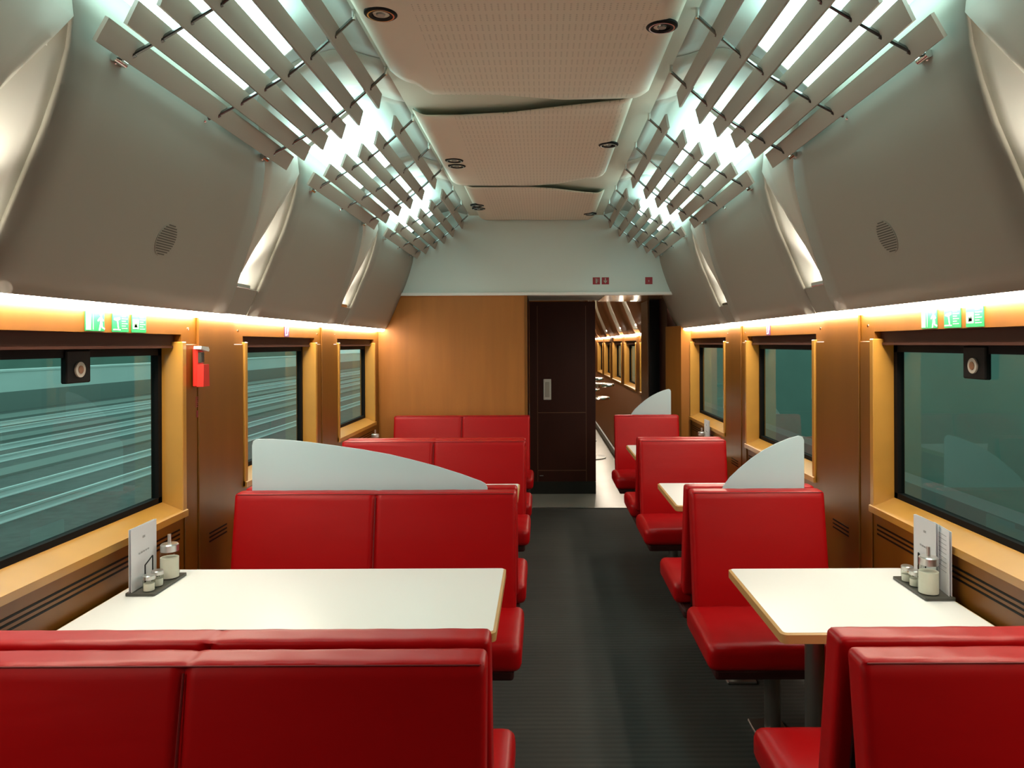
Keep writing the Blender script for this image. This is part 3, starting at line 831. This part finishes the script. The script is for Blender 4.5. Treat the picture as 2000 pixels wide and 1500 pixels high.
br = [(1569, 985), (1569, 862), (1566, 855), (1559, 853), (1540, 858), (1515, 868), (1490, 881), (1465, 898), (1442, 917), (1424, 934), (1412, 950), (1408, 960), (1408, 985)]
rp = [w2(x, y, ys) for x, y in br]
screen(rp, ys, 'frosted quarter-round glass screen on the right seats, beside the first small table')
screen(rp, DB[3] + 0.006, 'small frosted quarter-round glass screen farthest away, before the dark doorway jamb')

# ------------------------------------------------------------------ what stands on the tables
def tray(x, y, s, where, z=TZ):
    t = thing('condiment_tray', 'dark flat condiment tray, %s' % where, 'tray', (x, y, z), 0, 'condiment trays')
    bm = B()
    prism(bm, [(-0.046, -0.118), (0.046, -0.118), (0.050, -0.113), (0.050, 0.113), (0.046, 0.118), (-0.046, 0.118), (-0.050, 0.113), (-0.050, -0.113)], 0.001, 0.010, lambda u, v, a: (u, v, a))
    obj('plate', bm, 'tray', t)
def holder(x, y, s, where):
    bm = B(); z = 0.001
    pts = [(0, -0.030, z), (0, -0.030, 0.082), (0, 0.020, 0.102), (0, 0.020, z)]
    for a, b in zip(pts, pts[1:]): tube(bm, a, b, 0.0022, 8)
    tube(bm, (0, -0.034, 0.003), (0, 0.024, 0.003), 0.0024, 8)
    tag(obj('menu_holder', bm, 'black', None, True, (x, y, TZ + 0.010)), 'bent black wire menu holder on the tray, %s' % where, 'menu holder')
def shaker(x, y, where, z=TZ + 0.010, what='salt'):
    t = thing(what + '_shaker', 'small glass %s shaker with steel cap, %s' % (what, where), 'shaker', (x, y, z), 0, 'small glass shakers')
    bm = B(); lathe(bm, [(0, 0), (0.0185, 0), (0.020, 0.003), (0.020, 0.036), (0.018, 0.040), (0, 0.040)], 24); obj('glass_body', bm, 'jar', t, True)
    bm = B(); lathe(bm, [(0, 0.002), (0.0175, 0.002), (0.0175, 0.026), (0, 0.027)], 24); obj('filling', bm, 'sugar', t, True)
    bm = B(); lathe(bm, [(0, 0.040), (0.0205, 0.040), (0.0205, 0.052), (0.018, 0.055), (0, 0.056)], 24); obj('cap', bm, 'lid', t, True)
def sugar(x, y, where, z=TZ + 0.010):
    t = thing('sugar_dispenser', 'glass sugar dispenser with steel lid and spout, %s' % where, 'sugar dispenser', (x, y, z), 0, 'sugar dispensers')
    bm = B(); lathe(bm, [(0, 0), (0.031, 0), (0.034, 0.004), (0.034, 0.088), (0.029, 0.097), (0, 0.097)], 32); obj('glass_body', bm, 'jar', t, True)
    bm = B(); lathe(bm, [(0, 0.003), (0.0312, 0.003), (0.0312, 0.074), (0, 0.076)], 32); obj('filling', bm, 'sugar', t, True)
    bm = B(); lathe(bm, [(0, 0.097), (0.031, 0.097), (0.031, 0.120), (0.027, 0.124), (0, 0.125)], 32); ld = obj('lid', bm, 'lid', t, True)
    bm = B(); tube(bm, (0, 0, 0.124), (0, 0, 0.157), 0.0065, 14); obj('spout', bm, 'lid', ld, True)
def menu(x, y, s, label, w=0.165, h=0.215, rz=0.0, lines=4, z=TZ + 0.010, bend=0.0):
    """a folded card standing parallel to the wall; printed face towards the aisle"""
    t = thing('menu_card', label, 'menu', (x, y, z), rz, 'standing menu cards')
    bm = B(); n = 10
    f = lambda u, k: s * (0.002 * k + bend * math.sin(PI * u))
    for k in (0, 1):
        base = f(0, 0)
        ring = []
        for side in (0, 1.0):
            ring.append([[bm.verts.new((f(j / n, 0) + s * (0.008 * k * (1 if True else 0)) + s * 0.001 * side, -w / 2 + w * j / n, zz)) for zz in (0.001, h)] for j in range(n + 1)])
        A, D = ring
        for j in range(n):
            for G in (A, D): bm.faces.new([G[j][0], G[j + 1][0], G[j + 1][1], G[j][1]])
            bm.faces.new([A[j][1], A[j + 1][1], D[j + 1][1], D[j][1]]); bm.faces.new([A[j][0], A[j + 1][0], D[j + 1][0], D[j][0]])
        for j in (0, n): bm.faces.new([A[j][0], A[j][1], D[j][1], D[j][0]])
    # spine joins the two leaves
    xa, xb = f(1, 0), f(1, 0) + s * 0.009
    box(bm, xa, xb, w / 2, w / 2 + 0.001, 0.001, h)
    obj('card', bm, 'paper', t)
    bm = B()
    if lines == 4:     # small emblem above one word-like rule
        box(bm, -s * 0.0006, -s * 0.0001, -0.010, 0.006, h * 0.79, h * 0.825)
        for j in range(5): box(bm, -s * 0.0006, -s * 0.0001, -0.035 + j * 0.014, -0.024 + j * 0.014, h * 0.55 + 0.0006 * j, h * 0.575 + 0.0006 * j)
    else:
        for j in range(lines): box(bm, -s * 0.0006, -s * 0.0001, -w * 0.35, w * (0.1 + 0.2 * ((j * 7) % 3) / 2), h * (0.9 - j * 0.07), h * (0.9 - j * 0.07) + 0.002)
    for v in bm.verts: v.co.x += f((v.co.y + w / 2) / w, 0)
    obj('printing', bm, 'ink', t)
# nearest left table
xl = sx(-1, 1.322)
tray(xl, 2.645, -1, 'on the nearest left table')
menu(xl - 0.030, 2.615, -1, 'white menu card standing on the nearest left table', 0.165)
shaker(xl + 0.016, 2.560, 'nearer of two on the left table', what='salt')
shaker(xl + 0.018, 2.612, 'farther of two on the left table', what='pepper')
holder(xl - 0.008, 2.610, -1, 'left table')
sugar(xl + 0.014, 2.705, 'on the nearest left table')
# nearest right table
xr = sx(1, 1.365)
tray(xr, 2.565, 1, 'on the nearest right table')
menu(xr + 0.024, 2.600, 1, 'grey-white menu card standing behind the right sugar dispenser', 0.15, 0.225)
menu(xr + 0.042, 2.530, 1, 'white printed menu leaf leaning behind the grey-white card on the right table', 0.14, 0.215, -0.12, 9)
holder(xr + 0.012, 2.600, 1, 'right table')
sugar(xr - 0.014, 2.500, 'on the nearest right table')
shaker(xr - 0.022, 2.575, 'nearer of two on the right table', what='salt')
shaker(xr - 0.024, 2.628, 'farther of two on the right table', what='pepper')
# last bay: only their tops show over the backrests
yt = DT[2]
tray(xr, yt + 0.13, 1, 'on the farthest right table'); menu(xr + 0.03, yt + 0.15, 1, 'white menu card on the farthest right table, under the last window'); sugar(xr - 0.02, yt + 0.10, 'on the farthest right table')
tray(xl, yt + 0.13, -1, 'on the farthest left table'); sugar(xl + 0.02, yt + 0.06, 'on the farthest left table')

# ------------------------------------------------------------------ signs and wall fittings
def plate(name, s, y, z, w, h, mat, label, cat, group=None):
    t = thing(name, label, cat, (sx(s, HW - 0.0005), y, z), 0, group)
    bm = B(); box(bm, -s * 0.003, 0, -w / 2, w / 2, -h / 2, h / 2); obj('plate', bm, mat, t)
    return t
def flat(t, s, polys, mat, name='pictogram', d=0.0036, flip=1):
    """polygons given in the plate's plane as (along, up)"""
    bm = B()
    for pl in polys: prism(bm, pl, -s * 0.002, -s * d, lambda u, v, a: (a, u * flip, v))
    obj(name, bm, mat, t)
R4 = lambda x0, x1, y0, y1: [(x0, y0), (x1, y0), (x1, y1), (x0, y1)]
def circ(x, y, r, n=14): return [(x + r * math.cos(2 * PI * k / n), y + r * math.sin(2 * PI * k / n)) for k in range(n)]
man = [circ(0.006, 0.023, 0.006), [(-0.001, 0.015), (0.012, 0.015), (0.013, -0.004), (0.002, -0.004)], [(-0.001, 0.014), (-0.013, 0.004), (-0.010, 0.000), (0.003, 0.009)],
       [(0.012, 0.014), (0.022, 0.004), (0.019, 0.001), (0.010, 0.008)], [(0.002, -0.003), (0.009, -0.003), (0.001, -0.030), (-0.006, -0.030)],
       [(0.008, -0.002), (0.014, -0.004), (0.016, -0.017), (0.028, -0.022), (0.027, -0.027), (0.011, -0.021)]]
for s in (-1, 1):
    # along the wall: first sign nearest the camera on the left side, farthest on the right
    ys_ = (2.475, 2.625, 2.745) if s < 0 else (2.655, 2.505, 2.375)
    fl = 1 if s < 0 else -1
    z0 = 1.676
    t = plate('exit_sign', s, ys_[0], z0, 0.105, 0.064, 'green', 'green exit sign with running figure and door above the large %s window' % SIDE[s], 'sign', 'green emergency signs')
    flat(t, s, [R4(-0.050, -0.024, -0.028, 0.028)], 'signwhite', 'door_symbol', flip=fl)
    flat(t, s, [R4(-0.013, -0.010, -0.028, 0.028)], 'signpale', 'door_edge', flip=fl)
    flat(t, s, [[(x + 0.026, y) for x, y in pl] for pl in man], 'signwhite', 'running_figure', flip=fl)
    t = plate('instruction_sign', s, ys_[1], z0 - 0.001, 0.100, 0.064, 'green', 'green instruction sign with hammer picture and text lines, middle of three above the %s window' % SIDE[s], 'sign', 'green emergency signs')
    flat(t, s, [[(-0.040, 0.016), (-0.006, 0.020), (-0.004, 0.013), (-0.018, 0.008), (-0.012, -0.020), (-0.018, -0.021), (-0.024, 0.006), (-0.042, 0.010)], R4(-0.046, -0.002, -0.026, -0.022)], 'signwhite', 'hammer_symbol', flip=fl)
    flat(t, s, [R4(0.006, 0.030 + 0.012 * (i % 2), 0.022 - i * 0.0085, 0.025 - i * 0.0085) for i in range(6)], 'signpale', 'text_lines', flip=fl)
    t = plate('instruction_sign', s, ys_[2], z0 - 0.001, 0.096, 0.064, 'green', 'green instruction sign with window picture and text lines, last of three above the %s window' % SIDE[s], 'sign', 'green emergency signs')
    flat(t, s, [R4(-0.044, -0.004, -0.020, 0.016)], 'signpale', 'window_symbol', flip=fl)
    flat(t, s, [[(-0.034, -0.014), (-0.028, 0.008), (-0.024, -0.006), (-0.018, 0.006), (-0.012, -0.014)]], 'green', 'break_mark', flip=fl)
    flat(t, s, [R4(0.004, 0.028 + 0.012 * (i % 2), 0.022 - i * 0.0085, 0.025 - i * 0.0085) for i in range(6)], 'signpale', 'text_lines', flip=fl)
    # small seat reservation sign over the second window
    t = plate('small_sign', s, 4.33 if s < 0 else 4.55, 1.672, 0.075, 0.058, 'purple', 'small dark purple sign with white mark above the second %s window' % SIDE[s], 'sign', 'small purple signs')
    flat(t, s, [R4(-0.028, -0.021, -0.010, 0.022), R4(-0.028, -0.002, -0.022, -0.015), R4(0.006, 0.014, -0.020, 0.018), R4(0.018, 0.026, 0.002, 0.022)], 'signwhite', flip=fl)

# emergency hammer box on the left pier
t = thing('emergency_hammer', 'red emergency hammer in its holder on the wooden pier by the left window', 'emergency hammer', (sx(-1, HW - 0.013), 3.165, 1.42), 0)
bm = B(); box(bm, 0.0, 0.022, -0.026, 0.032, 0.0, 0.165, 0.004, 1); obj('holder', bm, 'red', t)
bm = B(); prism(bm, [(-0.030, 0.0), (0.030, 0.0), (0.024, 0.094), (-0.024, 0.094)], 0.020, 0.048, lambda u, v, a: (a, u, v)); hb = obj('handle', bm, 'red', t)
bm = B()
for i in range(8): box(bm, 0.024, 0.044, 0.022, 0.0295 - i * 0.0006, 0.010 + i * 0.0105, 0.014 + i * 0.0105)
obj('grip_ribs', bm, 'shell', hb)
bm = B(); box(bm, 0.020, 0.036, -0.022, 0.010, 0.100, 0.146, 0.003, 1); obj('hammer_neck', bm, 'tray', t)
bm = B(); prism(bm, [(-0.040, 0.160), (0.034, 0.148), (0.040, 0.156), (0.030, 0.168), (-0.036, 0.172)], 0.012, 0.044, lambda u, v, a: (a, u, v)); obj('hammer_head', bm, 'white', t)
t = thing('red_sticker', 'faded red sticker with text lines under the emergency hammer', 'sticker', (sx(-1, HW - 0.0075), 3.205, 1.335), 0)
bm = B()
for i in range(6): box(bm, 0.0, 0.0008, -0.026, 0.026 - 0.006 * (i % 3), 0.035 - i * 0.008, 0.039 - i * 0.008)
box(bm, 0.0, 0.0008, -0.02, 0.02, -0.05, -0.02)
obj('printing', bm, 'signred', t)

# red fire signs on the header
def fire(x, lab, polys):
    t = thing('fire_sign', lab, 'sign', (x, Y_END - 0.0005, 2.166), 0, 'red fire signs')
    bm = B(); box(bm, -0.033, 0.033, -0.003, 0.0, -0.032, 0.032); obj('plate', bm, 'signred', t)
    bm = B()
    for pl in polys: prism(bm, pl, -0.0025, -0.0045, lambda u, v, a: (u, a, v))
    obj('pictogram', bm, 'slat', t)
ext = [[(-0.007, -0.022), (0.007, -0.022), (0.007, 0.010), (0.003, 0.016), (-0.003, 0.016), (-0.007, 0.010)], R4(-0.012, 0.008, 0.018, 0.022), R4(0.012, 0.016, -0.01, 0.018)]
arr = [R4(-0.005, 0.005, 0.000, 0.026), [(-0.019, 0.002), (0.0, -0.024), (0.019, 0.002)]]
fire(0.490, 'dark red fire extinguisher sign on the header, first of the pair', ext)
fire(0.572, 'dark red sign with pale down arrow on the header', arr)
fire(0.967, 'single dark red sign on the header above the passage', [R4(-0.004, 0.004, -0.01, 0.006)])

# ------------------------------------------------------------------ outside the windows
GZ = -1.30
bm = B(); box(bm, -60, -1.72, -30, 110, GZ - 0.2, GZ); struct('ground', bm, 'ballast')
bm = B(); box(bm, 1.65, 12, -30, 110, GZ - 0.2, GZ); struct('ground', bm, 'ballast')
def rail(x, i, lab):
    bm = B()
    prism(bm, [(-0.07, 0), (0.07, 0), (0.07, 0.012), (0.012, 0.03), (0.012, 0.115), (0.036, 0.125), (0.036, 0.16), (-0.036, 0.16), (-0.036, 0.125), (-0.012, 0.115), (-0.012, 0.03), (-0.07, 0.012)],
          -30, 100, lambda u, v, a: (x + u, a, GZ + v))
    tag(obj('rail', bm, 'rail'), lab, 'rail', 'railway rails outside')
for i, (x, lab) in enumerate(((-8.9, 'shiny steel rail outside, nearest to the left windows'), (-10.4, 'shiny steel rail outside, second from the left windows'),
                              (-13.6, 'shiny steel rail outside, third from the left windows'), (-15.1, 'shiny steel rail outside, fourth from the left windows'),
                              (-18.2, 'shiny steel rail outside, fifth from the left windows'), (-19.7, 'shiny steel rail outside, beside the far concrete wall'))):
    rail(x, i, lab)
bm = B()
box(bm, -24.6, -24.0, -30, 110, GZ, -0.45); 
tag(obj('trackside_kerb', bm, 'concrete2'), 'dark grey concrete base outside along the far side of the tracks', 'kerb')
bm = B()
box(bm, -24.9, -24.05, -30, 110, -0.45, 0.45)
box(bm, -25.2, -24.0, -30, 110, 0.45, 0.53)
tag(obj('concrete_wall', bm, 'concrete'), 'pale concrete band of wall outside beyond the rails', 'wall')
bm = B(); box(bm, -32.0, -31.0, -30, 110, GZ, 4.5)
tag(obj('embankment_wall', bm, 'tunnel'), 'tall dark green-grey wall far outside beyond the pale concrete band', 'wall')
bm = B(); prism(bm, [(-6.9, GZ), (-5.6, GZ), (-5.7, GZ + 0.22), (-6.8, GZ + 0.22)], -30, 100, lambda u, v, a: (u, a, v))
tag(obj('cable_trough', bm, 'concrete2'), 'grey concrete cable trough outside beside the nearest rail', 'cable trough')
for x0, x1, lab in ((-12.6, -11.9, 'narrow pale walkway outside between the first and second track'), (-17.1, -16.3, 'narrow pale walkway outside between the second and third track'), (-22.6, -21.2, 'wide pale walkway outside before the far concrete wall')):
    bm = B(); box(bm, x0, x1, -30, 100, GZ, GZ + 0.06)
    tag(obj('trackside_walkway', bm, 'concrete2'), lab, 'walkway', 'walkways between the tracks')
bm = B(); box(bm, 6.0, 6.6, -30, 110, GZ, 6.5)
tag(obj('cutting_wall', bm, 'tunnel'), 'plain dark green-grey wall close outside the right windows', 'wall')
bm = B(); box(bm, 5.6, 6.0, -30, 110, GZ, -0.55)
tag(obj('walkway', bm, 'concrete2'), 'low concrete walkway outside at the foot of the right wall', 'walkway')
